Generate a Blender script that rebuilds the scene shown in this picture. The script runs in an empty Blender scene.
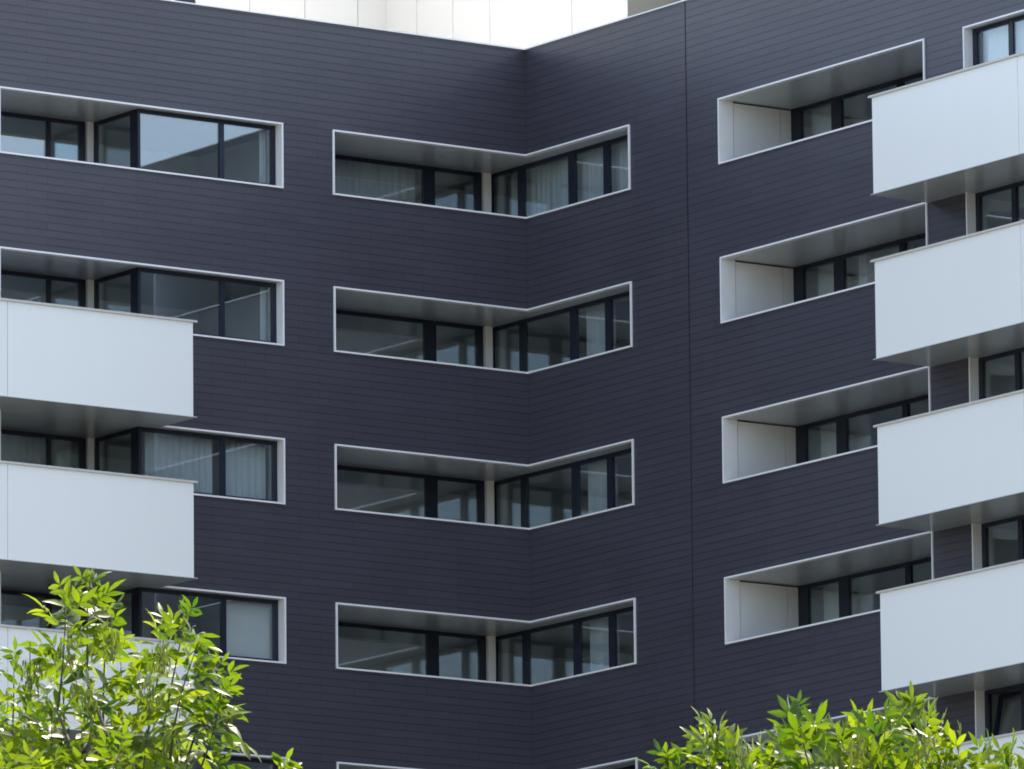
import bpy, bmesh, math, random
from mathutils import Vector, Matrix, noise

S = bpy.context.scene
COL = S.collection
R = math.radians

# ------------------------------------------------------------------ camera
EYE = Vector((-106.8246, -150.8900, 1.6))
YAW, PITCH, ROLL, FPX = 0.9564, 0.1765, -0.0099, 9889.82
fwd = Vector((math.cos(PITCH) * math.cos(YAW), math.cos(PITCH) * math.sin(YAW), math.sin(PITCH)))
rt = Vector((math.sin(YAW), -math.cos(YAW), 0))
up = rt.cross(fwd)
right = math.cos(ROLL) * rt + math.sin(ROLL) * up
upv = -math.sin(ROLL) * rt + math.cos(ROLL) * up
cam_d = bpy.data.cameras.new("camera")
cam = bpy.data.objects.new("camera", cam_d)
COL.objects.link(cam)
cam_d.sensor_fit = 'HORIZONTAL'
cam_d.sensor_width = 36.0
cam_d.lens = 36.0 * FPX / 1024.0
cam_d.clip_start, cam_d.clip_end = 0.5, 3000
cam.matrix_world = Matrix(((right.x, upv.x, -fwd.x, EYE.x), (right.y, upv.y, -fwd.y, EYE.y),
                           (right.z, upv.z, -fwd.z, EYE.z), (0, 0, 0, 1)))
S.camera = cam

# ------------------------------------------------------------------ light
SUN_AZ = math.atan2(0.50, 0.86)          # direction TO the sun, from +X towards +Y (behind the building)
SUN_EL = R(60)
w = bpy.data.worlds.new("World")
S.world = w
w.use_nodes = True
nt = w.node_tree
nt.nodes.clear()
wo = nt.nodes.new('ShaderNodeOutputWorld')
bg = nt.nodes.new('ShaderNodeBackground')
sky = nt.nodes.new('ShaderNodeTexSky')
sky.sky_type = 'NISHITA'
sky.sun_disc = False
sky.sun_elevation = SUN_EL
sky.sun_rotation = math.pi / 2 - SUN_AZ
sky.dust_density = 3.0
sky.ozone_density = 0.7
bg.inputs['Strength'].default_value = 0.15
nt.links.new(sky.outputs[0], bg.inputs[0])
nt.links.new(bg.outputs[0], wo.inputs[0])
sl = bpy.data.lights.new("sun", 'SUN')
sl.energy = 3.0
sl.angle = R(0.5)
sl.color = (1.0, 0.95, 0.87)
sun = bpy.data.objects.new("sun", sl)
COL.objects.link(sun)
sd = Vector((math.cos(SUN_AZ) * math.cos(SUN_EL), math.sin(SUN_AZ) * math.cos(SUN_EL), math.sin(SUN_EL)))
sun.rotation_euler = sd.to_track_quat('Z', 'Y').to_euler()
sun.location = (60, 40, 120)

vs = S.view_settings
vs.view_transform = 'Standard'
vs.look = 'None'
vs.exposure = 1.9
vs.gamma = 1.0
vs.use_white_balance = True                        # the camera's shade setting
vs.white_balance_temperature = 7250
vs.white_balance_tint = 12
vs.use_curve_mapping = False
S.cycles.max_bounces = 10
S.cycles.diffuse_bounces = 4
S.cycles.glossy_bounces = 5
S.cycles.transparent_max_bounces = 24
S.cycles.caustics_reflective = False
S.cycles.caustics_refractive = False
S.cycles.filter_width = 1.8
S.cycles.use_denoising = True


# ------------------------------------------------------------------ helpers
def tag(o, label=None, cat=None, group=None, kind=None):
    if label: o['label'] = label
    if cat: o['category'] = cat
    if group: o['group'] = group
    if kind: o['kind'] = kind
    return o


def link(name, me, mats=None, parent=None, loc=None):
    o = bpy.data.objects.new(name, me)
    COL.objects.link(o)
    if mats is not None:
        for m in (mats if isinstance(mats, (list, tuple)) else [mats]):
            me.materials.append(m)
    if parent: o.parent = parent
    if loc: o.location = loc
    return o


class MB:
    """collects boxes and tubes into one mesh"""
    def __init__(s): s.v, s.f, s.sm = [], [], []

    def box(s, x0, x1, y0, y1, z0, z1):
        x0, x1 = min(x0, x1), max(x0, x1); y0, y1 = min(y0, y1), max(y0, y1); z0, z1 = min(z0, z1), max(z0, z1)
        b = len(s.v)
        s.v += [(x0, y0, z0), (x1, y0, z0), (x1, y1, z0), (x0, y1, z0), (x0, y0, z1), (x1, y0, z1), (x1, y1, z1), (x0, y1, z1)]
        for q in ((0, 3, 2, 1), (4, 5, 6, 7), (0, 1, 5, 4), (1, 2, 6, 5), (2, 3, 7, 6), (3, 0, 4, 7)):
            s.f.append(tuple(b + i for i in q)); s.sm.append(False)

    def face(s, pts, smooth=False):
        b = len(s.v)
        s.v += [tuple(p) for p in pts]
        s.f.append(tuple(range(b, b + len(pts)))); s.sm.append(smooth)

    def tube(s, pts, rad, n=6):
        b = len(s.v)
        m = len(pts)
        for i, p in enumerate(pts):
            p = Vector(p)
            d = Vector(pts[min(i + 1, m - 1)]) - Vector(pts[max(i - 1, 0)])
            d.normalize()
            a = d.cross(Vector((0.3, 0.9, 0.2)))
            if a.length < 1e-3: a = d.cross(Vector((1, 0, 0)))
            a.normalize(); c = d.cross(a)
            for j in range(n):
                t = 2 * math.pi * j / n
                s.v.append(tuple(p + rad[i] * (math.cos(t) * a + math.sin(t) * c)))
        for i in range(m - 1):
            for j in range(n):
                k = (j + 1) % n
                s.f.append((b + i * n + j, b + i * n + k, b + (i + 1) * n + k, b + (i + 1) * n + j)); s.sm.append(True)
        s.f.append(tuple(b + (m - 1) * n + j for j in range(n))); s.sm.append(True)

    def build(s, name, mat, parent=None, loc=None, bevel=0.0):
        me = bpy.data.meshes.new(name)
        me.from_pydata(s.v, [], s.f)
        me.polygons.foreach_set('use_smooth', s.sm)
        me.update()
        o = link(name, me, mat, parent, loc)
        if bevel:
            bm = bmesh.new(); bm.from_mesh(me)
            bmesh.ops.bevel(bm, geom=list(bm.edges), offset=bevel, segments=2, affect='EDGES', profile=0.6)
            bm.to_mesh(me); bm.free()
        return o


def new_mat(name):
    m = bpy.data.materials.new(name)
    m.use_nodes = True
    t = m.node_tree
    return m, t, t.nodes, t.links, t.nodes['Principled BSDF']


def plain(name, col, rough=0.5, spec=0.5, var=0.06, scale=3.0, metal=0.0, bump=0.0):
    """painted or sheet material with slight mottling and uneven gloss"""
    m, t, N, L, P = new_mat(name)
    tc = N.new('ShaderNodeTexCoord')
    n1 = N.new('ShaderNodeTexNoise'); n1.inputs['Scale'].default_value = scale; n1.inputs['Detail'].default_value = 6
    L.new(tc.outputs['Object'], n1.inputs['Vector'])
    mx = N.new('ShaderNodeMix'); mx.data_type = 'RGBA'
    mx.inputs['A'].default_value = tuple(c * (1 - var) for c in col) + (1,)
    mx.inputs['B'].default_value = tuple(min(1, c * (1 + var)) for c in col) + (1,)
    L.new(n1.outputs['Fac'], mx.inputs['Factor'])
    L.new(mx.outputs['Result'], P.inputs['Base Color'])
    mr = N.new('ShaderNodeMapRange'); mr.inputs['To Min'].default_value = rough * 0.85; mr.inputs['To Max'].default_value = rough * 1.15
    L.new(n1.outputs['Fac'], mr.inputs['Value']); L.new(mr.outputs['Result'], P.inputs['Roughness'])
    P.inputs['Specular IOR Level'].default_value = spec
    P.inputs['Metallic'].default_value = metal
    if bump:
        b = N.new('ShaderNodeBump'); b.inputs['Strength'].default_value = bump; b.inputs['Distance'].default_value = 0.02
        L.new(n1.outputs['Fac'], b.inputs['Height']); L.new(b.outputs['Normal'], P.inputs['Normal'])
    return m


def cladding_mat():
    m, t, N, L, P = new_mat("dark_ceramic_planks")
    tc = N.new('ShaderNodeTexCoord')
    sp = N.new('ShaderNodeSeparateXYZ'); L.new(tc.outputs['Object'], sp.inputs[0])
    ad = N.new('ShaderNodeMath'); ad.operation = 'ADD'
    L.new(sp.outputs['X'], ad.inputs[0]); L.new(sp.outputs['Y'], ad.inputs[1])
    cb = N.new('ShaderNodeCombineXYZ'); L.new(ad.outputs[0], cb.inputs['X']); L.new(sp.outputs['Z'], cb.inputs['Y'])
    br = N.new('ShaderNodeTexBrick')
    br.offset = 0.37; br.offset_frequency = 2; br.squash = 1.0
    L.new(cb.outputs[0], br.inputs['Vector'])
    br.inputs['Scale'].default_value = 1.0
    br.inputs['Brick Width'].default_value = 1.2
    br.inputs['Row Height'].default_value = 3.0 / 21
    br.inputs['Mortar Size'].default_value = 0.004
    br.inputs['Mortar Smooth'].default_value = 0.3
    br.inputs['Color1'].default_value = (0.047, 0.045, 0.061, 1)
    br.inputs['Color2'].default_value = (0.053, 0.051, 0.068, 1)
    br.inputs['Mortar'].default_value = (0.012, 0.012, 0.016, 1)
    # shadow gap between the courses: profile of each plank along z
    fr = N.new('ShaderNodeMath'); fr.operation = 'MULTIPLY'; fr.inputs[1].default_value = 7.0
    L.new(sp.outputs['Z'], fr.inputs[0])
    f2 = N.new('ShaderNodeMath'); f2.operation = 'FRACT'; L.new(fr.outputs[0], f2.inputs[0])
    rp = N.new('ShaderNodeValToRGB')
    e = rp.color_ramp.elements
    e[0].position = 0.0; e[0].color = (0, 0, 0, 1)
    e[1].position = 0.10; e[1].color = (0, 0, 0, 1)
    a = e.new(0.14); a.color = (1, 1, 1, 1)
    a = e.new(0.98); a.color = (0.92, 0.92, 0.92, 1)
    a = e.new(1.0); a.color = (0, 0, 0, 1)
    L.new(f2.outputs[0], rp.inputs['Fac'])
    # the gap is uneven from plank to plank
    nz = N.new('ShaderNodeTexNoise'); nz.inputs['Scale'].default_value = 1.0; nz.inputs['Detail'].default_value = 3
    mp = N.new('ShaderNodeMapping'); mp.inputs['Scale'].default_value = (1.3, 7.0, 1)
    L.new(cb.outputs[0], mp.inputs['Vector']); L.new(mp.outputs[0], nz.inputs['Vector'])
    gap = N.new('ShaderNodeMapRange'); gap.inputs['From Min'].default_value = 0.3; gap.inputs['From Max'].default_value = 0.7
    gap.inputs['To Min'].default_value = 0.35; gap.inputs['To Max'].default_value = 0.08
    L.new(nz.outputs['Fac'], gap.inputs['Value'])
    mix = N.new('ShaderNodeMix'); mix.data_type = 'RGBA'
    inv = N.new('ShaderNodeMath'); inv.operation = 'SUBTRACT'; inv.inputs[0].default_value = 1.0
    L.new(rp.outputs['Color'], inv.inputs[1])
    mu = N.new('ShaderNodeMath'); mu.operation = 'MULTIPLY'
    L.new(inv.outputs[0], mu.inputs[0]); L.new(gap.outputs[0], mu.inputs[1])
    L.new(mu.outputs[0], mix.inputs['Factor'])
    # broad tone drift between batches of planks
    n2 = N.new('ShaderNodeTexNoise'); n2.inputs['Scale'].default_value = 0.5; n2.inputs['Detail'].default_value = 4
    L.new(cb.outputs[0], n2.inputs['Vector'])
    hs = N.new('ShaderNodeHueSaturation')
    v2 = N.new('ShaderNodeMapRange'); v2.inputs['To Min'].default_value = 0.85; v2.inputs['To Max'].default_value = 1.15
    L.new(n2.outputs['Fac'], v2.inputs['Value']); L.new(v2.outputs[0], hs.inputs['Value'])
    L.new(br.outputs['Color'], hs.inputs['Color'])
    L.new(hs.outputs['Color'], mix.inputs['A'])
    mix.inputs['B'].default_value = (0.006, 0.006, 0.008, 1)
    L.new(mix.outputs['Result'], P.inputs['Base Color'])
    ro = N.new('ShaderNodeMapRange'); ro.inputs['To Min'].default_value = 0.30; ro.inputs['To Max'].default_value = 0.44
    L.new(nz.outputs['Fac'], ro.inputs['Value']); L.new(ro.outputs[0], P.inputs['Roughness'])
    spm = N.new('ShaderNodeMath'); spm.operation = 'MULTIPLY'; spm.inputs[1].default_value = -0.5
    L.new(mu.outputs[0], spm.inputs[0])
    sp2 = N.new('ShaderNodeMath'); sp2.operation = 'ADD'; sp2.inputs[1].default_value = 0.52
    L.new(spm.outputs[0], sp2.inputs[0]); L.new(sp2.outputs[0], P.inputs['Specular IOR Level'])
    bp = N.new('ShaderNodeBump'); bp.inputs['Strength'].default_value = 0.25; bp.inputs['Distance'].default_value = 0.006
    L.new(rp.outputs['Color'], bp.inputs['Height']); L.new(bp.outputs[0], P.inputs['Normal'])
    return m


def glass_mat():
    m = bpy.data.materials.new("coated_glass")
    m.use_nodes = True
    t = m.node_tree; N, L = t.nodes, t.links
    N.clear()
    out = N.new('ShaderNodeOutputMaterial')
    tr = N.new('ShaderNodeBsdfTransparent'); tr.inputs['Color'].default_value = (0.94, 0.985, 1.0, 1)
    gl = N.new('ShaderNodeBsdfGlossy'); gl.inputs['Roughness'].default_value = 0.0
    gl.inputs['Color'].default_value = (0.86, 0.94, 1.0, 1)
    # Schlick reflectance from the unsigned angle, so both faces of the pane behave alike
    ge = N.new('ShaderNodeNewGeometry')
    dt = N.new('ShaderNodeVectorMath'); dt.operation = 'DOT_PRODUCT'
    L.new(ge.outputs['Normal'], dt.inputs[0]); L.new(ge.outputs['Incoming'], dt.inputs[1])
    ab = N.new('ShaderNodeMath'); ab.operation = 'ABSOLUTE'; L.new(dt.outputs['Value'], ab.inputs[0])
    on = N.new('ShaderNodeMath'); on.operation = 'SUBTRACT'; on.inputs[0].default_value = 1.0; L.new(ab.outputs[0], on.inputs[1])
    pw = N.new('ShaderNodeMath'); pw.operation = 'POWER'; pw.inputs[1].default_value = 5.0; L.new(on.outputs[0], pw.inputs[0])
    fr = N.new('ShaderNodeMapRange'); fr.inputs['To Min'].default_value = 0.125; fr.inputs['To Max'].default_value = 1.0
    L.new(pw.outputs[0], fr.inputs['Value'])
    mx = N.new('ShaderNodeMixShader')
    L.new(fr.outputs[0], mx.inputs[0]); L.new(tr.outputs[0], mx.inputs[1]); L.new(gl.outputs[0], mx.inputs[2])
    L.new(mx.outputs[0], out.inputs[0])
    tc = N.new('ShaderNodeTexCoord')
    n = N.new('ShaderNodeTexNoise'); n.inputs['Scale'].default_value = 0.9
    L.new(tc.outputs['Object'], n.inputs['Vector'])
    b = N.new('ShaderNodeBump'); b.inputs['Strength'].default_value = 0.0008; b.inputs['Distance'].default_value = 0.02
    L.new(n.outputs['Fac'], b.inputs['Height']); L.new(b.outputs[0], gl.inputs['Normal'])
    return m


def cloth_mat(name, col, tr=0.45, through=0.0):
    m, t, N, L, P = new_mat(name)
    out = N['Material Output']
    P.inputs['Base Color'].default_value = tuple(col) + (1,)
    P.inputs['Roughness'].default_value = 0.9
    tl = N.new('ShaderNodeBsdfTranslucent'); tl.inputs['Color'].default_value = tuple(col) + (1,)
    mx = N.new('ShaderNodeMixShader'); mx.inputs[0].default_value = tr
    L.new(P.outputs[0], mx.inputs[1]); L.new(tl.outputs[0], mx.inputs[2])
    w2 = N.new('ShaderNodeTexNoise'); w2.inputs['Scale'].default_value = 30
    t2 = N.new('ShaderNodeBsdfTransparent')
    m2 = N.new('ShaderNodeMixShader'); m2.inputs[0].default_value = through
    L.new(mx.outputs[0], m2.inputs[1]); L.new(t2.outputs[0], m2.inputs[2])
    L.new(m2.outputs[0], out.inputs[0])
    return m


def leaf_mat(name, c1, c2, t1, t2, seedscale=9.0):
    m, t, N, L, P = new_mat(name)
    out = N['Material Output']
    at = N.new('ShaderNodeAttribute'); at.attribute_name = 'tone'
    mx = N.new('ShaderNodeMix'); mx.data_type = 'RGBA'
    mx.inputs['A'].default_value = c1 + (1,); mx.inputs['B'].default_value = c2 + (1,)
    L.new(at.outputs['Fac'], mx.inputs['Factor']); L.new(mx.outputs['Result'], P.inputs['Base Color'])
    P.inputs['Roughness'].default_value = 0.40
    P.inputs['Specular IOR Level'].default_value = 0.20
    tl = N.new('ShaderNodeBsdfTranslucent')
    my = N.new('ShaderNodeMix'); my.data_type = 'RGBA'
    my.inputs['A'].default_value = t1 + (1,); my.inputs['B'].default_value = t2 + (1,)
    L.new(at.outputs['Fac'], my.inputs['Factor']); L.new(my.outputs['Result'], tl.inputs['Color'])
    ads = N.new('ShaderNodeAddShader')
    L.new(P.outputs[0], ads.inputs[0]); L.new(tl.outputs[0], ads.inputs[1])
    L.new(ads.outputs[0], out.inputs[0])
    return m


M_CLAD = cladding_mat()
M_GLASS = glass_mat()
M_TRIM = plain("white_aluminium", (0.80, 0.81, 0.82), 0.35, 0.5, 0.03)
M_PANEL = plain("white_panel", (0.77, 0.79, 0.81), 0.30, 0.5, 0.035, 1.2)
M_BALC = plain("white_balcony_panel", (0.79, 0.815, 0.805), 0.24, 0.5, 0.018, 0.7)
_t = M_BALC.node_tree                                 # faint vertical rain streaks on the painted fronts
_mp = _t.nodes.new('ShaderNodeMapping'); _mp.inputs['Scale'].default_value = (2.2, 2.2, 0.5)
_nz = [n for n in _t.nodes if n.type == 'TEX_NOISE'][0]
_tc = [n for n in _t.nodes if n.type == 'TEX_COORD'][0]
_t.links.new(_tc.outputs['Object'], _mp.inputs['Vector']); _t.links.new(_mp.outputs[0], _nz.inputs['Vector'])
M_SOFFIT = plain("grey_soffit_sheet", (0.50, 0.55, 0.58), 0.22, 0.5, 0.05, 1.5)
M_COPE = plain("aluminium_coping", (0.52, 0.51, 0.49), 0.4, 0.5, 0.05)
M_FRAME = plain("anthracite_frame", (0.008, 0.012, 0.026), 0.4, 0.35, 0.1)
M_INNER = plain("interior_plaster", (0.76, 0.79, 0.81), 0.8, 0.3, 0.05)
M_SLAB = plain("floor_concrete", (0.48, 0.48, 0.48), 0.8, 0.3, 0.08)
M_ROOF = plain("pale_roof_membrane", (0.74, 0.72, 0.68), 0.8, 0.3, 0.08)
M_PENT = plain("white_rooftop_panel", (0.66, 0.65, 0.605), 0.3, 0.5, 0.03, 0.8)
M_TOWER = plain("grey_brown_render", (0.20, 0.195, 0.17), 0.85, 0.3, 0.08, 2.0)
M_DARKGAP = plain("dark_joint", (0.016, 0.016, 0.022), 0.8, 0.2)
M_BARK = plain("grey_brown_bark", (0.055, 0.045, 0.035), 0.85, 0.3, 0.35, 22.0, bump=0.4)

# ------------------------------------------------------------------ ground
Z0 = 39.0193                                        # height of the top window heads


def sheet(name, x0, x1, y0, y1, z, mat):
    b = MB(); b.face([(x0, y0, z), (x1, y0, z), (x1, y1, z), (x0, y1, z)])
    o = b.build(name, mat); tag(o, kind='structure'); return o


def ground_mat(name, c1, c2, sc, rough=0.9):
    m, t, N, L, P = new_mat(name)
    tc = N.new('ShaderNodeTexCoord')
    n1 = N.new('ShaderNodeTexNoise'); n1.inputs['Scale'].default_value = sc; n1.inputs['Detail'].default_value = 10
    L.new(tc.outputs['Object'], n1.inputs['Vector'])
    rp = N.new('ShaderNodeValToRGB')
    rp.color_ramp.elements[0].position = 0.35; rp.color_ramp.elements[0].color = c1 + (1,)
    rp.color_ramp.elements[1].position = 0.65; rp.color_ramp.elements[1].color = c2 + (1,)
    L.new(n1.outputs['Fac'], rp.inputs['Fac']); L.new(rp.outputs[0], P.inputs['Base Color'])
    P.inputs['Roughness'].default_value = rough
    return m


sheet('ground', -1500, 1500, -1500, 1500, 0.0, ground_mat('worn_grass_and_gravel', (0.09, 0.10, 0.07), (0.17, 0.16, 0.14), 1.5))
road = MB()                                         # street running across in front of the building
ax = Vector((0.817, -0.577, 0)); ay = Vector((0.577, 0.817, 0))


def strip(name, d0, d1, z, mat, thick=None):
    c = Vector((EYE.x, EYE.y, 0))
    b = MB()
    q = [c + ay * d0 - ax * 400, c + ay * d0 + ax * 400, c + ay * d1 + ax * 400, c + ay * d1 - ax * 400]
    b.face([(p.x, p.y, z) for p in q])
    if thick:
        for i in range(4):
            p, r = q[i], q[(i + 1) % 4]
            b.face([(p.x, p.y, z - thick), (r.x, r.y, z - thick), (r.x, r.y, z), (p.x, p.y, z)])
    return tag(b.build(name, mat), kind='structure')


strip('road', 52, 64, 0.004, ground_mat('asphalt', (0.045, 0.045, 0.047), (0.06, 0.06, 0.06), 4))
strip('pavement', 64.0, 70, 0.13, ground_mat('paving', (0.20, 0.19, 0.18), (0.26, 0.25, 0.23), 3), 0.13)
strip('path', -3, 6, 0.006, ground_mat('paving_near', (0.18, 0.17, 0.16), (0.24, 0.23, 0.21), 3))

# ------------------------------------------------------------------ the apartment building
LEV = 5
bld = bpy.data.objects.new('apartment_building', None)
COL.objects.link(bld)
tag(bld, 'dark plank-clad apartment building with an inner corner, white-rimmed ribbon windows and white balconies', 'building')
ROOF = Z0 + 2.045
HW = 1.249                                          # height of a ribbon opening
T = 0.16                                            # wall thickness
XL0, XL1 = -11.87, -5.583                           # left bay
XC0 = -4.456                                        # corner bay on the left wing
YC1 = -3.401                                        # corner bay on the right wing
YR0, YR1 = -6.2173, -12.5046                        # loggia bay on the right wing
YS0, YS1 = -13.655, -18.2                           # window bay beyond it


def grid_wall(ulo, uhi, zlo, zhi, holes, put):
    """one continuous wall skin with rectangular openings; put(u, z, depth) -> point"""
    us = sorted({ulo, uhi} | {h[0] for h in holes} | {h[1] for h in holes})
    zs = sorted({zlo, zhi} | {h[2] for h in holes} | {h[3] for h in holes})
    us = [u for u in us if ulo <= u <= uhi]; zs = [z for z in zs if zlo <= z <= zhi]

    def solid(i, j):
        if i < 0 or j < 0 or i >= len(us) - 1 or j >= len(zs) - 1: return False
        a, b = (us[i] + us[i + 1]) / 2, (zs[j] + zs[j + 1]) / 2
        return not any(h[0] < a < h[1] and h[2] < b < h[3] for h in holes)
    m = MB()
    for i in range(len(us) - 1):
        for j in range(len(zs) - 1):
            if not solid(i, j): continue
            a, b, c, d = us[i], us[i + 1], zs[j], zs[j + 1]
            m.face([put(a, c, 0), put(b, c, 0), put(b, d, 0), put(a, d, 0)])
            m.face([put(a, c, T), put(a, d, T), put(b, d, T), put(b, c, T)])
            if not solid(i - 1, j): m.face([put(a, c, 0), put(a, d, 0), put(a, d, T), put(a, c, T)])
            if not solid(i + 1, j): m.face([put(b, c, 0), put(b, c, T), put(b, d, T), put(b, d, 0)])
            if not solid(i, j - 1): m.face([put(a, c, 0), put(a, c, T), put(b, c, T), put(b, c, 0)])
            if not solid(i, j + 1): m.face([put(a, d, 0), put(b, d, 0), put(b, d, T), put(a, d, T)])
    return m


holesL, holesR = [], []
for k in range(LEV):
    h = Z0 - 3 * k
    holesL += [(XL0, XL1, h - HW, h), (XC0, 5, h - HW, h)]
    holesR += [(YC1, 5, h - HW, h), (YR1, YR0, h - HW, h), (YS1, YS0, h - HW, h)]
holesR.append((-5.212, -5.184, 1.0, ROOF))          # the expansion joint
wl = grid_wall(-30, 0, 0, ROOF, holesL, lambda u, z, d: (u, d, z)).build('clad_wall', M_CLAD, bld)
wr = grid_wall(-26, T, 0, ROOF, holesR, lambda u, z, d: (d, u, z)).build('clad_wall', M_CLAD, bld)
b = MB(); b.box(0.03, T - 0.01, -5.216, -5.180, 1.0, ROOF - 0.01); b.build('expansion_joint', M_DARKGAP, bld)
b = MB()                                            # the other outer walls
b.box(-30, -29.8, T + .002, 14, 0, ROOF - .1); b.box(-29.8, 13.8, 13.8, 14, 0, ROOF - .1)
b.box(13.8, 14, -26, 14, 0, ROOF - .1); b.box(T + .002, 13.8, -26, -25.8, 0, ROOF - .1)
b.build('rear_wall', M_CLAD, bld)
b = MB()
b.box(-29.8, 13.8, T + .004, 13.8, ROOF - 0.5, ROOF - 0.25); b.box(T + .004, 13.8, -25.8, T + .004, ROOF - 0.5, ROOF - 0.25)
b.build('roof_deck', M_ROOF, bld)
b = MB()
b.box(-30, -0.022, -0.022, T + .05, ROOF - .005, ROOF + 0.02); b.box(-0.022, T + .05, -26, T + .05, ROOF - .005, ROOF + 0.02)
b.build('roof_coping', plain('white_coping', (0.90, 0.90, 0.89), 0.35), bld)
# floors and inner walls
slab = MB()
slab.box(-29.8, 13.8, T + .004, 13.8, 0.024, 0.55); slab.box(T + .004, 13.8, -25.8, T + .004, 0.024, 0.55)
so = slab.build('floor_slab', M_SLAB, bld, (0, 0, Z0))
for k in range(1, LEV + 1):
    c = so.copy(); COL.objects.link(c); c.location.z = Z0 - 3 * k
b = MB(); b.box(-29.8, 3.6, 3.6, 3.7, Z0 - 15, Z0 + .02); b.build('interior_wall', M_INNER, bld)
b = MB(); b.box(3.6, 3.7, -25.8, 3.7, Z0 - 15, Z0 + .02); b.build('interior_wall', M_INNER, bld)
b = MB(); b.box(-5.1, -4.98, T, 3.6, Z0 - 15, Z0 + .02); b.build('interior_wall', M_INNER, bld)
b = MB(); b.box(T, 3.6, -4.9, -4.78, Z0 - 15, Z0 + .02); b.build('interior_wall', M_INNER, bld)
b = MB(); b.box(T, 3.6, -13.2, -13.08, Z0 - 15, Z0 + .02); b.build('interior_wall', M_INNER, bld)


# ---- kit of one storey; every mesh is drawn with the window head at z = 0
def copies(o, levels, parents):
    """put one storey's piece on the other storeys, under that storey's part"""
    for k, p in zip(levels[1:], parents[1:]):
        c = o.copy(); COL.objects.link(c)
        c.parent = p
        c.location = o.location


def glazing(axis, plane, a0, a1, zt, zb, mull, fd=0.07, parents=(), levels=(), mat=M_GLASS, e0=0.08, e1=0.08, skip=()):
    """a framed run of glass along X (axis 0, at y=plane) or along Y (axis 1, at x=plane)"""
    a0, a1 = min(a0, a1), max(a0, a1)
    fr, pn = MB(), MB()

    def bx(m, p, q, z0, z1, d0, d1):
        if axis == 0: m.box(p, q, plane + d0, plane + d1, z0, z1)
        else: m.box(plane + d0, plane + d1, p, q, z0, z1)
    mull = sorted(tuple(sorted(x)) for x in mull)
    edges = [(a0, a0 + e0)] + mull + [(a1 - e1, a1)]
    for p, q in edges: bx(fr, p, q, zb, zt, -fd / 2, fd / 2)
    for (p, q), (r, s) in zip(edges[:-1], edges[1:]):
        bx(fr, q, r, zt - 0.075, zt, -fd / 2 + .004, fd / 2 - .004)
        bx(fr, q, r, zb, zb + 0.08, -fd / 2 + .004, fd / 2 - .004)
        if edges.index((r, s)) - 1 not in skip: bx(pn, q, r, zb + 0.08, zt - 0.075, -0.012, 0.012)
    f = fr.build('window_frame', M_FRAME, parents[0])
    g = pn.build('pane', mat, parents[0])
    copies(f, levels, parents); copies(g, levels, parents)


def part_row(name, mb, mat, levels, bevel=0.0):
    """a part of the building repeated on each storey; returns the list"""
    out = []
    for i, k in enumerate(levels):
        if i == 0:
            o = mb.build(name, mat, bld, (0, 0, Z0 - 3 * k), bevel)
        else:
            o = out[0].copy(); COL.objects.link(o); o.location.z = Z0 - 3 * k
        out.append(o)
    return out


def sub_row(name, mb, mat, levels, parents, bevel=0.0):
    o = mb.build(name, mat, parents[0], None, bevel)
    copies(o, levels, parents)
    return o


ALL = list(range(LEV))
ZF = -2.44                                          # loggia floor below the head
TW, TP = 0.032, 0.032                               # trim: visible width, how far it stands proud

# left bay: loggia with glazed sides
lin = MB()                                          # soffit sheet
lin.box(XL0 + TW, -8.64, 0.09, 1.84, -0.03, 0.02); lin.box(-8.64, XL1 - TW, 0.09, 0.26, -0.03, 0.02)
LB = part_row('loggia_soffit', lin, M_SOFFIT, ALL)
t = MB()
def left_trim(x0):
    t = MB()
    t.box(x0, XL1, -TP, 0.09, -TW, 0); t.box(XL0, XL1, -TP, 0.09, -HW, -HW + TW)
    t.box(XL0, XL0 + TW, -TP, 0.09, -HW + TW, -TW); t.box(XL1 - TW, XL1, -TP, 0.26, -HW + TW, -TW)
    return t


sub_row('white_trim', left_trim(XL0), M_TRIM, ALL[:2], LB[:2])
sub_row('white_trim', left_trim(-8.303), M_TRIM, ALL[2:], LB[2:])      # under a balcony the soffit runs straight in
t = MB(); t.box(XL0, -8.305, .002, .088, -.03, .0)
sub_row('soffit_strip', t, M_SOFFIT, ALL[2:], LB[2:])
t = MB(); t.box(XL0 + TW, -8.66, .09, 1.84, ZF - .1, ZF); t.box(-8.66, XL1 - TW, .09, 0.27, -HW - .02, -HW + .02)
t.box(XL0 - .08, XL0 + TW - .004, .092, 1.84, ZF, -.032)
sub_row('lining', t, M_PANEL, ALL, LB)
t = MB(); t.box(-8.83, -8.665, 1.70, 1.86, ZF, -.032)
sub_row('corner_post', t, M_PANEL, ALL, LB, 0.004)
glazing(0, 1.80, XL0 + TW, -8.835, -.032, ZF, [(-9.67, -9.60)], parents=LB, levels=ALL, e0=1.10, e1=.13)
glazing(1, -8.66, 0.26, 1.70, -.032, ZF, [], parents=LB, levels=ALL, e0=.19, e1=.08)
glazing(0, 0.22, -8.695, XL1 - TW + .002, -.032, -HW + .022, [(-6.87, -6.77)], parents=LB, levels=ALL, e0=.06, e1=.10)

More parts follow.
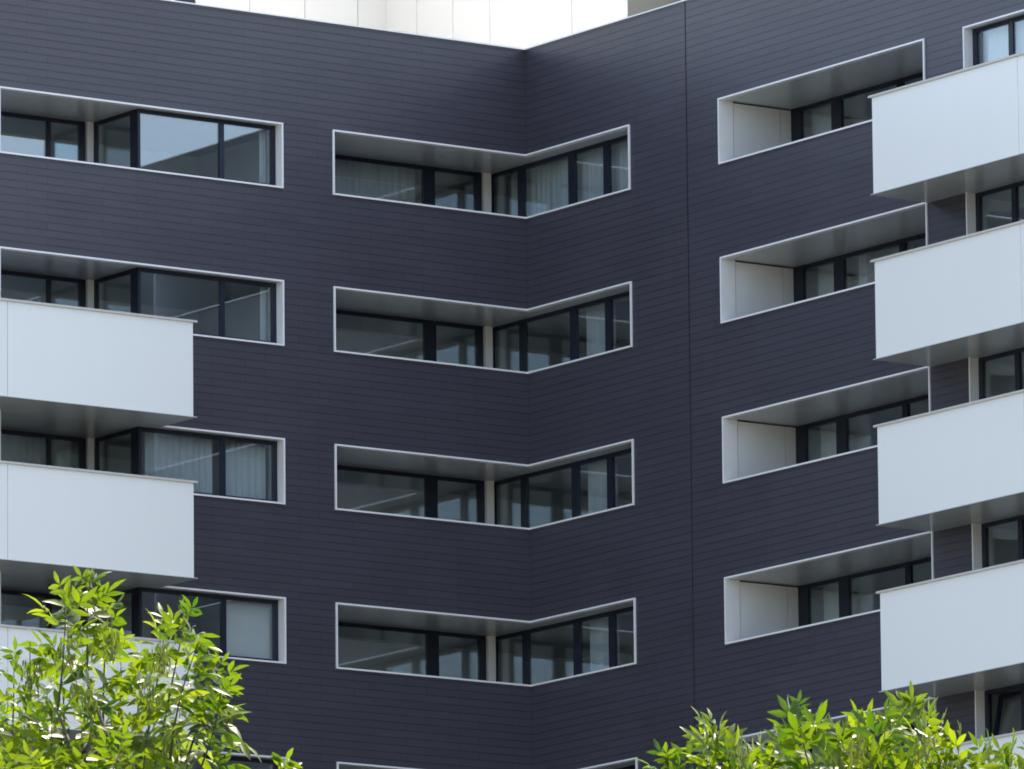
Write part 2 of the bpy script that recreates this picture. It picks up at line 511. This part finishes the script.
# corner bay
lin = MB()
lin.box(XC0 + TW, 0.0, 0.09, 1.84, -0.03, 0.02); lin.box(0.0, 0.09, 0.0, 1.84, -0.03, 0.02)
lin.box(0.09, 0.50, YC1 + TW, 1.84, -0.03, 0.02)
CB = part_row('loggia_soffit', lin, M_SOFFIT, ALL)
t = MB()
for z0, z1 in ((-TW, 0), (-HW, -HW + TW)):
    t.box(XC0, -TP, -TP, 0.09, z0, z1); t.box(-TP, 0.09, YC1, 0.09 if z0 > -1 else 0.09, z0, z1)
t.box(XC0, XC0 + TW, -TP, 0.09, -HW + TW, -TW); t.box(-TP, 0.09, YC1, YC1 + TW, -HW + TW, -TW)
sub_row('white_trim', t, M_TRIM, ALL, CB)
t = MB(); t.box(XC0 + TW, 0.40, .17, 1.84, ZF - .1, ZF); t.box(0.09, 0.42, YC1 + TW, .17, -HW - .02, -HW + .02)
t.box(XC0 - .08, XC0 + TW - .004, .092, 1.84, ZF, -.032); t.box(.092, .52, YC1 - .08, YC1 + TW - .004, -HW, -.032)
sub_row('lining', t, M_PANEL, ALL, CB)
t = MB(); t.box(0.215, 0.385, 1.70, 1.86, ZF, -.032)
sub_row('corner_post', t, M_PANEL, ALL, CB, 0.004)
glazing(0, 1.80, XC0 + TW, 0.205, -.032, ZF, [(-1.155, -0.885)], parents=CB, levels=ALL, e0=.1, e1=.15)
glazing(1, 0.46, YC1 + TW, 1.90, -.032, ZF, [(0.69, 0.885), (-0.995, -0.785), (-2.11, -1.93)], parents=CB, levels=ALL, e0=.1, e1=.12)

# right loggia bay
lin = MB(); lin.box(0.09, 1.75, YR1 + TW, YR0 - TW, -0.03, 0.02)
RB = part_row('loggia_soffit', lin, M_SOFFIT, ALL)
t = MB()
t.box(-TP, 0.09, YR1, YR0, -TW, 0); t.box(-TP, 0.09, YR1, YR0, -HW, -HW + TW)
t.box(-TP, 0.09, YR1, YR1 + TW, -HW + TW, -TW); t.box(-TP, 0.30, YR0 - TW, YR0, -HW + TW, -TW)
sub_row('white_trim', t, M_TRIM, ALL, RB)
t = MB()
for a, c in ((0.318, 1.40), (1.415, 1.72)):         # two wall panels with a joint between
    t.box(a, c, YR0 - TW + .012, YR0 + .05, ZF, -.055)
t.box(0.09, 1.72, YR1 - .05, YR1 + TW - .01, ZF, -.034)
t.box(0.09, 1.72, YR1, YR0, ZF - .1, ZF)
sub_row('lining', t, M_PANEL, ALL, RB)
t = MB(); t.box(0.30, 1.72, YR0 + .052, YR0 + .09, ZF, -.03); sub_row('wall_backing', t, M_DARKGAP, ALL, RB)
glazing(1, 1.68, YR1 + TW, YR0 - .03, -.032, ZF, [(-7.80, -7.49), (-9.66, -9.50)], parents=RB, levels=ALL, e0=.1, e1=.30)

# window bay beyond
lin = MB(); lin.box(0.09, 0.26, YS1 + TW, YS0 - TW, -0.03, 0.02)
SB = part_row('window_soffit', lin, M_SOFFIT, ALL)
t = MB()
t.box(-TP, 0.09, YS1, YS0, -HW, -HW + TW)
t.box(-TP, 0.09, YS1, YS1 + TW, -HW + TW, -TW); t.box(-TP, 0.26, YS0 - TW, YS0, -HW + TW, -TW)
sub_row('white_trim', t, M_TRIM, ALL[1:], SB[1:])
t.box(-TP, 0.09, YS1, YS0, -TW, 0)
sub_row('white_trim', t, M_TRIM, ALL[:1], SB[:1])
t = MB(); t.box(.002, .088, YS1, YS0, -.03, .0)
sub_row('soffit_strip', t, M_SOFFIT, ALL[1:], SB[1:])
t = MB(); t.box(.09, .27, YS1 + TW, YS0 - TW, -HW - .02, -HW + .02); sub_row('lining', t, M_PANEL, ALL, SB)
glazing(1, 0.20, YS1 + TW, YS0 - TW + .002, -.032, -HW + .022, [(-14.86, -14.73), (-16.3, -16.18)], parents=SB[:4], levels=ALL[:4], e0=.1, e1=.12)
glazing(1, 0.20, YS1 + TW, YS0 - TW + .002, -.032, -HW + .022, [(-14.86, -14.73), (-16.3, -16.18)], parents=SB[4:], levels=ALL[4:], e0=.1, e1=.12, skip=(2,))
sash, sp_ = MB(), MB()                              # the lowest one stands ajar: its sash tips inwards
ya, yb = -14.72, YS0 - TW - .125
hgt = HW - .20
sash.box(-.03, .03, ya, ya + .07, 0, hgt); sash.box(-.03, .03, yb - .07, yb, 0, hgt)
sash.box(-.03, .03, ya + .07, yb - .07, 0, .07); sash.box(-.03, .03, ya + .07, yb - .07, hgt - .07, hgt)
sp_.box(-.01, .01, ya + .07, yb - .07, .07, hgt - .07)
for nm, m_, mt_ in (('tilted_sash', sash, M_FRAME), ('pane', sp_, M_GLASS)):
    o = m_.build(nm, mt_, SB[4], (0.22, 0, -HW + .11)); o.rotation_euler = (0, R(11), 0)


# balconies
def balcony(levels, side):
    PT, PB = -1.262, -3.016
    p, cp, sf = MB(), MB(), MB()

    def bx(m, u0, u1, d0, d1, z0, z1):              # u along the wing, d outwards
        if side == 'L': m.box(u0, u1, -d1, -d0, z0, z1)
        else: m.box(-d1, -d0, u0, u1, z0, z1)
    if side == 'L':
        e_in, far, D, joint, s = -8.385, -14.6, 1.18, -12.414, 1
    else:
        e_in, far, D, joint, s = -12.63, -18.9, 1.32, -16.862, 1
    lo, hi = far, e_in
    g = 0.006
    bx(p, lo, joint - g, D - .02, D, PB, PT); bx(p, joint + g, hi, D - .02, D, PB, PT)      # front panels
    bx(p, lo + .01, hi - .01, D - .10, D - .022, PB, PT - .002)                              # core
    bx(p, hi - .10, hi - .004, .05, D - .102, PB, PT - .002); bx(p, lo + .004, lo + .10, .05, D - .102, PB, PT - .002)
    bx(p, lo + .10, hi - .10, .05, D - .10, PB + .02, PB + .22)                              # floor
    bal = part_row('balcony', p, M_BALC, levels)
    bx(cp, lo - .08, hi + .08, D - .13, D + .035, PT, PT + .042)
    bx(cp, hi - .13, hi + .08, .05, D - .13, PT, PT + .042); bx(cp, lo - .08, lo + .13, .05, D - .13, PT, PT + .042)
    sub_row('coping', cp, M_COPE, levels, bal, 0.004)
    bx(sf, lo - .08, hi + .08, .004, D + .012, PB - .014, PB - .001)
    sub_row('balcony_soffit', sf, M_SOFFIT, levels, bal)
    return bal


BL = balcony([1, 2, 3, 4], 'L')
BR = balcony([0, 1, 2, 3, 4], 'R')

# ---- roof structures
PX, PY, PEND = 3.0, 9.0, -0.6


def px_plane(u, v, axis, val):
    """where the sight line through a pixel of the photograph meets a wall plane (used once for the roof panel joints)"""
    d = right * ((u - 512) / FPX) - upv * ((v - 384.5) / FPX) + fwd
    t_ = (val - EYE[axis]) / d[axis]
    return EYE + d * t_


PTOP = Z0 + 6.0
PBOT = ROOF - 0.25
b = MB()
xs = [-14.0, -12.6, -11.3, -10.0, -8.75, -7.5, -6.3]
corner_x = PX
xj = [px_plane(u, 10, 1, PY).x for u in (195, 249, 304, 357)]
yj = [px_plane(u, 10, 0, PX).y for u in (418, 454, 491, 573, 628)]
xs = [x for x in (-9.0, -7.6, -6.2, -4.9, -3.6) if x < xj[0] - 1.0] + xj + [PX - .002]
ys = [PY - .002] + yj
WX0, WX1 = px_plane(174, 4, 1, PY).x, xj[0]
WZ = px_plane(195, 4.2, 1, PY).z
g = 0.008
xs = [x for x in xs if not WX0 - .3 < x < WX1 - .01]
if WX0 not in xs: xs = sorted(xs + [WX0])
for a, c in zip(xs[:-1], xs[1:]):
    if abs(a - WX0) < .01:
        b.box(a + g, c - g, PY - .03, PY, PBOT, WZ); b.box(a + g, c - g, PY - .03, PY, WZ + 1.1, PTOP)
    else:
        b.box(a + g, c - g, PY - .03, PY, PBOT, PTOP)
for a, c in zip(ys[:-1], ys[1:]):
    b.box(PX - .03, PX, c + g, a - g if a < PY - .1 else PY - .034, PBOT, PTOP)
PENT = b.build('rooftop_storey', M_PENT, bld)
b = MB()
b.box(xs[0], PX + 5, PY + .002, PY + 4.5, PBOT, PTOP - .05); b.box(PX + .002, PX + 5, yj[-1] + .02, PY, PBOT, PTOP - .05)
b.build('rooftop_core', M_TOWER, PENT)
b = MB(); b.box(WX0 + .02, WX1 - .02, PY - .015, PY, WZ + .02, WZ + 1.08); b.build('dark_window', M_FRAME, PENT)
ZST = px_plane(660, 1, 0, PX + 1.2).z
b = MB(); b.box(PX + 1.2, PX + 6, -9.5, yj[-1] - .3, PBOT, ZST)
TWR = b.build('stair_block', M_TOWER, bld)
b = MB(); b.box(PX + 1.1, PX + 6.1, -9.6, yj[-1] - .25, ZST, ZST + .1); b.build('eave', M_COPE, TWR)

# ------------------------------------------------------------------ curtains
M_CURT = cloth_mat('sheer_curtain', (0.72, 0.75, 0.76), 0.4, 0.15)
M_BLIND = cloth_mat('white_sheet', (0.80, 0.80, 0.77), 0.3)


def curtain(label, axis, plane, a0, a1, k, mat, amp=0.035, wl=0.16, top=-0.06, bot=-2.3, seed=0, sag=0.0):
    rng = random.Random(seed)
    a0, a1 = min(a0, a1), max(a0, a1)
    n = max(8, int((a1 - a0) / 0.022)); nz = 6
    ph = 0; prof = []
    for i in range(n + 1):
        prof.append(amp * math.sin(ph) + amp * .45 * math.sin(ph * 2.3 + 1.0)); ph += 2 * math.pi * 0.022 / wl * rng.uniform(.55, 1.5)
    m = MB()
    Z = Z0 - 3 * k
    V = []
    for side in (0, 1):
        for i in range(n + 1):
            u = a0 + (a1 - a0) * i / n
            for j in range(nz + 1):
                f = j / nz
                z = top + (bot - top) * f
                if sag: z = max(z, top + (bot - top) * 2 + 0) ; u2 = u + sag * f * f * (1 - i / n)
                else: u2 = u
                d = prof[i] * (0.6 + .6 * f) + side * 0.004
                V.append((u2, plane + d, Z + z) if axis == 0 else (plane + d, u2, Z + z))
    m.v = V
    q = (n + 1) * (nz + 1)

    def idx(s, i, j): return s * q + i * (nz + 1) + j
    for i in range(n):
        for j in range(nz):
            m.f.append((idx(0, i, j), idx(0, i + 1, j), idx(0, i + 1, j + 1), idx(0, i, j + 1))); m.sm.append(True)
            m.f.append((idx(1, i, j), idx(1, i, j + 1), idx(1, i + 1, j + 1), idx(1, i + 1, j))); m.sm.append(True)
    for i in range(n):
        for j in (0, nz):
            m.f.append((idx(0, i, j), idx(1, i, j), idx(1, i + 1, j), idx(0, i + 1, j))); m.sm.append(False)
    for i in (0, n):
        for j in range(nz):
            m.f.append((idx(0, i, j), idx(0, i, j + 1), idx(1, i, j + 1), idx(1, i, j))); m.sm.append(False)
    o = m.build('curtain', mat)
    cx = [sum(c[i] for c in V) / len(V) for i in range(3)]
    o.data.transform(Matrix.Translation((-cx[0], -cx[1], -(Z + top)))); o.location = (cx[0], cx[1], Z + top)
    tag(o, label, 'curtain', 'curtains behind the windows')
    return o


curtain('grey sheer curtain along the left panes of the topmost inner-corner window', 0, 2.02, -4.35, -1.15, 0, M_CURT, seed=1)
curtain('pale pleated curtain along the right panes of the topmost inner-corner window', 1, 0.68, -3.3, 1.45, 0, M_CURT, seed=2)
curtain('pale pleated curtain in the wide left pane of the third window down at left', 0, 0.42, -8.4, -6.9, 2, M_CURT, seed=3)
curtain('pale curtain in the narrow right pane of the third window down at left', 0, 0.42, -6.75, -5.72, 2, M_CURT, seed=4)
curtain('dim curtain in the recessed pane above the lower left balcony', 0, 2.0, -10.6, -9.0, 2, M_CURT, seed=5)
curtain('flat white sheet hung in the narrow pane of the lowest window at left', 0, 0.34, -6.74, -5.70, 3, M_BLIND, amp=.006, wl=.9, seed=6, top=-.08)
curtain('beige curtain bunched behind the upper right loggia by the white side wall', 1, 1.95, -7.45, -6.5, 0, M_CURT, amp=.02, wl=.3, seed=7)
curtain('pleated curtain in the first pane of the second loggia down at right', 1, 1.95, -7.45, -6.6, 1, M_CURT, seed=8)
curtain('pleated curtain in the middle pane of the second loggia down at right', 1, 1.95, -9.5, -7.85, 1, M_CURT, seed=9)
curtain('pale curtain in the first pane of the third loggia down at right', 1, 1.95, -7.3, -6.6, 2, M_CURT, amp=.02, wl=.3, seed=10)
curtain('pale curtain in the first pane of the lowest loggia at right', 1, 1.95, -7.3, -6.6, 3, M_CURT, amp=.02, wl=.3, seed=11)
curtain('white curtain in the window above the topmost right balcony', 1, 0.36, -18.0, -13.9, 0, M_BLIND, amp=.02, wl=.3, seed=12)
for k, wd, sd_ in ((1, 'second highest', 21), (2, 'third highest', 22), (3, 'lowest', 23)):
    curtain('pale flat curtain in the third right pane of the %s inner-corner window' % wd, 1, 0.66, -1.95, -1.0, k, M_CURT, amp=.012, wl=.4, seed=sd_)
for k, wd, sd_ in ((0, 'topmost', 31), (1, 'second', 32)):
    curtain('white curtain bunched at the right end of the %s window at left' % wd, 0, 0.36, -5.86, -5.72, k, M_CURT, amp=.03, wl=.07, seed=sd_)

# ------------------------------------------------------------------ trees
M_LEAF = leaf_mat('ash_leaf', (0.018, 0.042, 0.004), (0.038, 0.070, 0.006), (0.022, 0.060, 0.002), (0.105, 0.145, 0.004))
M_SEED = leaf_mat('ash_keys', (0.04, 0.055, 0.012), (0.06, 0.07, 0.014), (0.04, 0.06, 0.006), (0.06, 0.08, 0.008))


def at(u, v, D):
    d = right * ((u - 512) / FPX) - upv * ((v - 384.5) / FPX) + fwd
    h = math.hypot(d.x, d.y)
    return EYE + d * (D / h)


class Leaves:
    def __init__(s, seed, up=0.12, dr=1.0): s.v, s.f, s.t, s.r, s.up, s.dr = [], [], [], random.Random(seed), up, dr

    def leaflet(s, p, d, n, L, W, tone, curl=0.25):
        """a folded, drooping lance-shaped blade"""
        d = d.normalized(); side = d.cross(n)
        if side.length < 1e-4: side = d.cross(Vector((1, .2, 0)))
        side.normalize(); n = side.cross(d)
        b = len(s.v)
        fold = 0.30
        prof = ((0.25, 0.78), (0.52, 1.0), (0.80, 0.52))
        s.v.append(p)
        for t_, w_ in prof:
            c = p + d * (L * t_) - n * (curl * L * t_ * t_)
            wv = W * .5 * w_
            s.v += [c + side * wv + n * (wv * fold), c, c - side * wv + n * (wv * fold)]
        s.v.append(p + d * L - n * (curl * L * 1.15))
        F = [(b, b + 1, b + 2), (b, b + 2, b + 3)]
        for i in (1, 4):
            F += [(b + i, b + i + 3, b + i + 4, b + i + 1), (b + i + 1, b + i + 4, b + i + 5, b + i + 2)]
        F += [(b + 7, b + 10, b + 8), (b + 8, b + 10, b + 9)]
        s.f += F; s.t += [tone] * len(F)

    def compound(s, p, d, size=1.0, pairs=3, tone=None):
        r = s.r
        d = d.normalized()
        upw = Vector((r.uniform(-.9, .9), r.uniform(-.9, .9), .8))
        side = d.cross(upw); side.normalize(); n = side.cross(d)
        base = tone if tone is not None else r.random()
        Lr = 0.15 * size * r.uniform(.85, 1.15)
        droop = r.uniform(.05, 1.0) * s.dr
        for i in range(pairs):
            f = 0.38 + 0.5 * i / max(1, pairs - 1)
            q = p + d * (Lr * f) - Vector((0, 0, 1)) * (droop * Lr * f * f * .6)
            for sg in (1, -1):
                dd = d * r.uniform(.5, .8) + side * sg * r.uniform(.7, 1.0) + n * r.uniform(-.15, .3) - Vector((0, 0, r.uniform(0, .7) * droop * 2))
                s.leaflet(q, dd, n + Vector((r.uniform(-.4, .4), r.uniform(-.4, .4), r.uniform(-.2, .2))), .115 * size * r.uniform(.7, 1.15),
                          .037 * size * r.uniform(.8, 1.2), min(1, max(0, base + r.uniform(-.25, .25))), r.uniform(.05, .35))
        q = p + d * Lr - Vector((0, 0, 1)) * (droop * Lr * .6)
        s.leaflet(q, d - Vector((0, 0, droop * .7)), n, 0.125 * size * r.uniform(.85, 1.1), .037 * size, base, r.uniform(.05, .3))
        s.v.append(p); s.v.append(p + side * .0015); s.v.append(q + side * .0015); s.v.append(q)
        b = len(s.v) - 4
        s.f.append((b, b + 1, b + 2, b + 3)); s.t.append(base)

    def shoot(s, a, c, n_leaf, size=1.0, wood=None):
        """a twig from a to its tip c, leaves in crossed pairs, young ones upright at the tip"""
        r = s.r
        ax_ = (c - a); Ls = ax_.length; ax_.normalize()
        mid = (a + c) / 2 + Vector((r.uniform(-1, 1), r.uniform(-1, 1), -.5)) * (.08 * Ls)
        pts = []
        for i in range(5):
            t_ = i / 4
            pts.append(a * (1 - t_) ** 2 + mid * (2 * t_ * (1 - t_)) + c * t_ ** 2)
        if wood is not None: wood.tube(pts, [.006, .005, .004, .003, .002], 5)
        ang0 = r.uniform(0, 6.28)
        base = r.uniform(.1, .9)
        for i in range(n_leaf):
            f = 1 - (i / n_leaf) * .92
            x = f * 4; j = min(3, int(x)); q = pts[j].lerp(pts[j + 1], x - j)
            e1 = ax_.cross(Vector((.2, .3, .9)));
            if e1.length < .05: e1 = ax_.cross(Vector((1, 0, 0)))
            e1.normalize(); e2 = ax_.cross(e1)
            for h in (0, 1):
                an = ang0 + i * math.pi / 2 + h * math.pi + r.uniform(-.4, .4)
                lean = .45 + .9 * (1 - f) ** .6
                d = ax_ * math.cos(lean) + (e1 * math.cos(an) + e2 * math.sin(an)) * math.sin(lean) + Vector((0, 0, s.up))
                s.compound(q, d, size * (0.62 + .42 * min(1, (1 - f) * 3.0)) * r.uniform(.85, 1.1), 3 if r.random() < .35 else 2, min(1, max(0, base + r.uniform(-.3, .3))))
        for h in range(4):                           # the tuft at the tip
            d = ax_ + Vector((r.uniform(-.5, .5), r.uniform(-.5, .5), r.uniform(0, .5)))
            s.leaflet(c - ax_ * .01, d, Vector((r.uniform(-1, 1), r.uniform(-1, 1), .3)), .075 * size * r.uniform(.7, 1.1), .017 * size, min(1, base + .3), r.uniform(-.05, .2))

    def build(s, name, mat, parent):
        me = bpy.data.meshes.new(name)
        me.from_pydata([tuple(x) for x in s.v], [], s.f)
        me.polygons.foreach_set('use_smooth', [True] * len(s.f))
        a = me.attributes.new('tone', 'FLOAT', 'FACE')
        a.data.foreach_set('value', s.t)
        o = link(name, me, mat, parent)
        o.location = -parent.location
        return o


def tree(label, base, crown_c, rx, rz, tips, seed, n_fill, keep_out, bunches=(), up=.12, dr=1.0):
    """tips: (u, v, distance, leaves) of the shoots that make the outline; the rest of the crown is filled at random"""
    rng = random.Random(seed)
    root = bpy.data.objects.new('ash_tree', None); COL.objects.link(root); root.location = base
    tag(root, label, 'tree', 'ash trees in front of the building')
    wood, lv = MB(), Leaves(seed, up, dr)
    tr = [base + Vector((0, 0, 0)), base + Vector((.03, .02, 1.2)), base + Vector((-.02, .05, 2.6)), base + Vector((.04, .02, 4.2)), crown_c + Vector((0, 0, -.7))]
    wood.tube([base - Vector((0, 0, .1))] + tr, [.16, .13, .11, .10, .085, .06], 12)
    limbs = []
    for i in range(11):
        a = i * 2.4 + rng.uniform(-.3, .3)
        t_ = rng.uniform(.55, 1.0)
        st = tr[3].lerp(tr[4], t_)
        rr = rx * rng.uniform(.35, .7)
        en = crown_c + Vector((rr * math.cos(a), rr * math.sin(a), rz * rng.uniform(-.1, .55)))
        mid = st.lerp(en, .5) + Vector((0, 0, -.12))
        limbs.append((st, mid, en))
        wood.tube([st, st.lerp(mid, .5) + Vector((rng.uniform(-.04, .04), rng.uniform(-.04, .04), 0)), mid, mid.lerp(en, .5) + Vector((rng.uniform(-.04, .04), 0, 0)), en], [.045, .036, .028, .02, .012], 7)
    nodes = [l[1].lerp(l[2], t_) for l in limbs for t_ in (.2, .5, .8, 1.0)]

    def grow(tip, nl, size=1.0, ln=None):
        near = min(nodes, key=lambda q: (q - tip).length + .35 * max(0, q.z - tip.z + .2) * 4)
        v = tip - near
        Ls = ln or rng.uniform(.38, .55)
        dirn = (v.normalized() * .55 + Vector((0, 0, .85)) + Vector((tip.x - crown_c.x, tip.y - crown_c.y, 0)) * .18)
        dirn.normalize()
        a = tip - dirn * Ls
        if (a - near).length > .05:
            m = near.lerp(a, .5) + Vector((rng.uniform(-.05, .05), rng.uniform(-.05, .05), -.05))
            wood.tube([near, m, a], [.013, .010, .007], 6)
        lv.shoot(a, tip, nl, size, wood)
        return a
    for tp in tips:
        u, v, D, nl = tp
        p = at(u, v + (9 if dr > 1 else 20), D)
        a = grow(p, nl + (1 if dr > 1 else 0))
    cnt = 0; tries = 0
    while cnt < n_fill and tries < n_fill * 30:
        tries += 1
        th = rng.uniform(0, 6.283); cz = rng.uniform(-.75, .95); rr = math.sqrt(max(0, 1 - cz * cz)) * rng.uniform(.45, 1.0) ** .5
        p = crown_c + Vector((rx * rr * math.cos(th), rx * rr * math.sin(th), rz * cz))
        d = p - EYE
        z = d.dot(fwd)
        u, v = 512 + FPX * d.dot(right) / z, 384.5 - FPX * d.dot(upv) / z
        if keep_out(u, v) or keep_out(u - 40, v) or keep_out(u + 40, v): continue
        grow(p, rng.randint(5, 7)); cnt += 1
    o = wood.build('trunk', M_BARK, root); o.location = -root.location
    lv.build('crown', M_LEAF, root)
    for u, v, D in bunches:                          # hanging bunches of winged seeds
        keys = Leaves(int(u * 7 + v)); q0 = at(u, v, D); r = keys.r
        for i in range(60):
            f = i / 60
            st = q0 + Vector((r.gauss(0, .028), r.gauss(0, .028), .05 - .13 * f))
            keys.leaflet(st, Vector((r.uniform(-.35, .35), r.uniform(-.35, .35), -1)), Vector((r.uniform(-1, 1), r.uniform(-1, 1), 0)), .042, .009, r.random(), .05)
        b_ = len(keys.v); keys.v += [q0 + Vector((-.003, 0, .12)), q0 + Vector((.003, 0, .12)), q0 + Vector((.003, 0, -.06)), q0 + Vector((-.003, 0, -.06))]
        keys.f.append((b_, b_ + 1, b_ + 2, b_ + 3)); keys.t.append(.2)
        keys.build('seed_bunch', M_SEED, root)
    print(label, 'leaf faces', len(lv.f))
    return root


rng = random.Random(7)


def contour(pts):
    def f(u):
        if u <= pts[0][0]: return pts[0][1]
        for (a, b_), (c, d_) in zip(pts[:-1], pts[1:]):
            if u <= c: return b_ + (d_ - b_) * (u - a) / (c - a)
        return pts[-1][1]
    return f


# left ash: the two leading tufts, then the shoots below them
cl = contour([(-700, 900), (-300, 700), (-60, 660), (10, 645), (30, 640), (45, 590), (70, 572), (100, 566), (128, 590), (150, 622), (165, 606), (200, 608), (232, 655), (252, 676), (262, 745), (300, 752), (330, 900)])
tipsL = [(88, 578, 45.0, 7), (66, 590, 44.8, 5), (108, 604, 45.3, 5), (185, 612, 45.0, 6), (165, 622, 45.4, 5), (196, 640, 44.8, 5),
         (212, 664, 45.1, 6), (220, 690, 44.9, 4), (14, 655, 45.2, 5), (-8, 668, 44.6, 6), (38, 680, 45.5, 5), (60, 650, 45.6, 4), (140, 660, 45.5, 5),
         (120, 640, 45.7, 4), (30, 720, 44.7, 5), (95, 705, 44.5, 5), (150, 705, 44.6, 6), (180, 700, 45.6, 4), (125, 735, 44.8, 6), (60, 745, 45.4, 6), (170, 745, 45.3, 6),
         (10, 745, 45.1, 6), (100, 765, 45.6, 6), (280, 765, 45.0, 3)]


def outL(u, v): return v < cl(u) + 60 or (u > 165 and v > 690 and u < 420)


bL = at(20, 760, 45.0)
tree('ash tree at lower left rising in two leafy points over the white balconies', Vector((bL.x, bL.y, 0)), Vector((bL.x, bL.y, 6.65)) - ax * .55, 1.75, 1.75, tipsL, 11, 150, outL,
     [(68, 645, 44.55), (160, 652, 44.6), (88, 700, 44.5), (112, 640, 44.7), (30, 668, 44.6), (150, 690, 44.5)], .02, 1.25)

cr = contour([(560, 950), (650, 760), (662, 735), (690, 735), (712, 708), (735, 735), (760, 738), (795, 695), (830, 712), (865, 708), (905, 690), (940, 706), (975, 738), (1010, 735), (1100, 740), (1500, 900)])
tipsR = [(668, 746, 44.5, 4), (712, 716, 44.3, 6), (700, 728, 44.6, 4), (757, 742, 44.5, 4), (797, 702, 44.4, 6), (815, 712, 44.7, 5), (842, 722, 44.2, 5), (862, 714, 44.6, 6), (885, 708, 44.3, 5),
         (912, 696, 44.5, 7), (935, 716, 44.8, 5), (900, 712, 45.0, 5), (958, 730, 44.4, 5), (985, 742, 44.6, 5), (1008, 745, 44.3, 5), (1030, 742, 44.6, 6), (780, 730, 45.0, 5), (730, 748, 44.2, 5),
         (830, 745, 44.8, 6), (870, 745, 44.2, 6), (910, 745, 44.9, 6), (950, 756, 44.4, 6), (680, 760, 44.5, 5), (770, 762, 44.4, 6), (990, 766, 44.8, 6), (715, 770, 44.8, 6), (805, 768, 44.5, 6)]


def outR(u, v): return v < cr(u) + 48


bR = at(880, 760, 44.5)
tree('broad ash tree at lower right with a low leafy top under the balconies', Vector((bR.x, bR.y, 0)), Vector((bR.x, bR.y, 6.25)), 1.7, 1.75, tipsR, 23, 230, outR,
     [(742, 757, 44.0), (858, 745, 43.9), (925, 742, 44.0)], .5, .35)
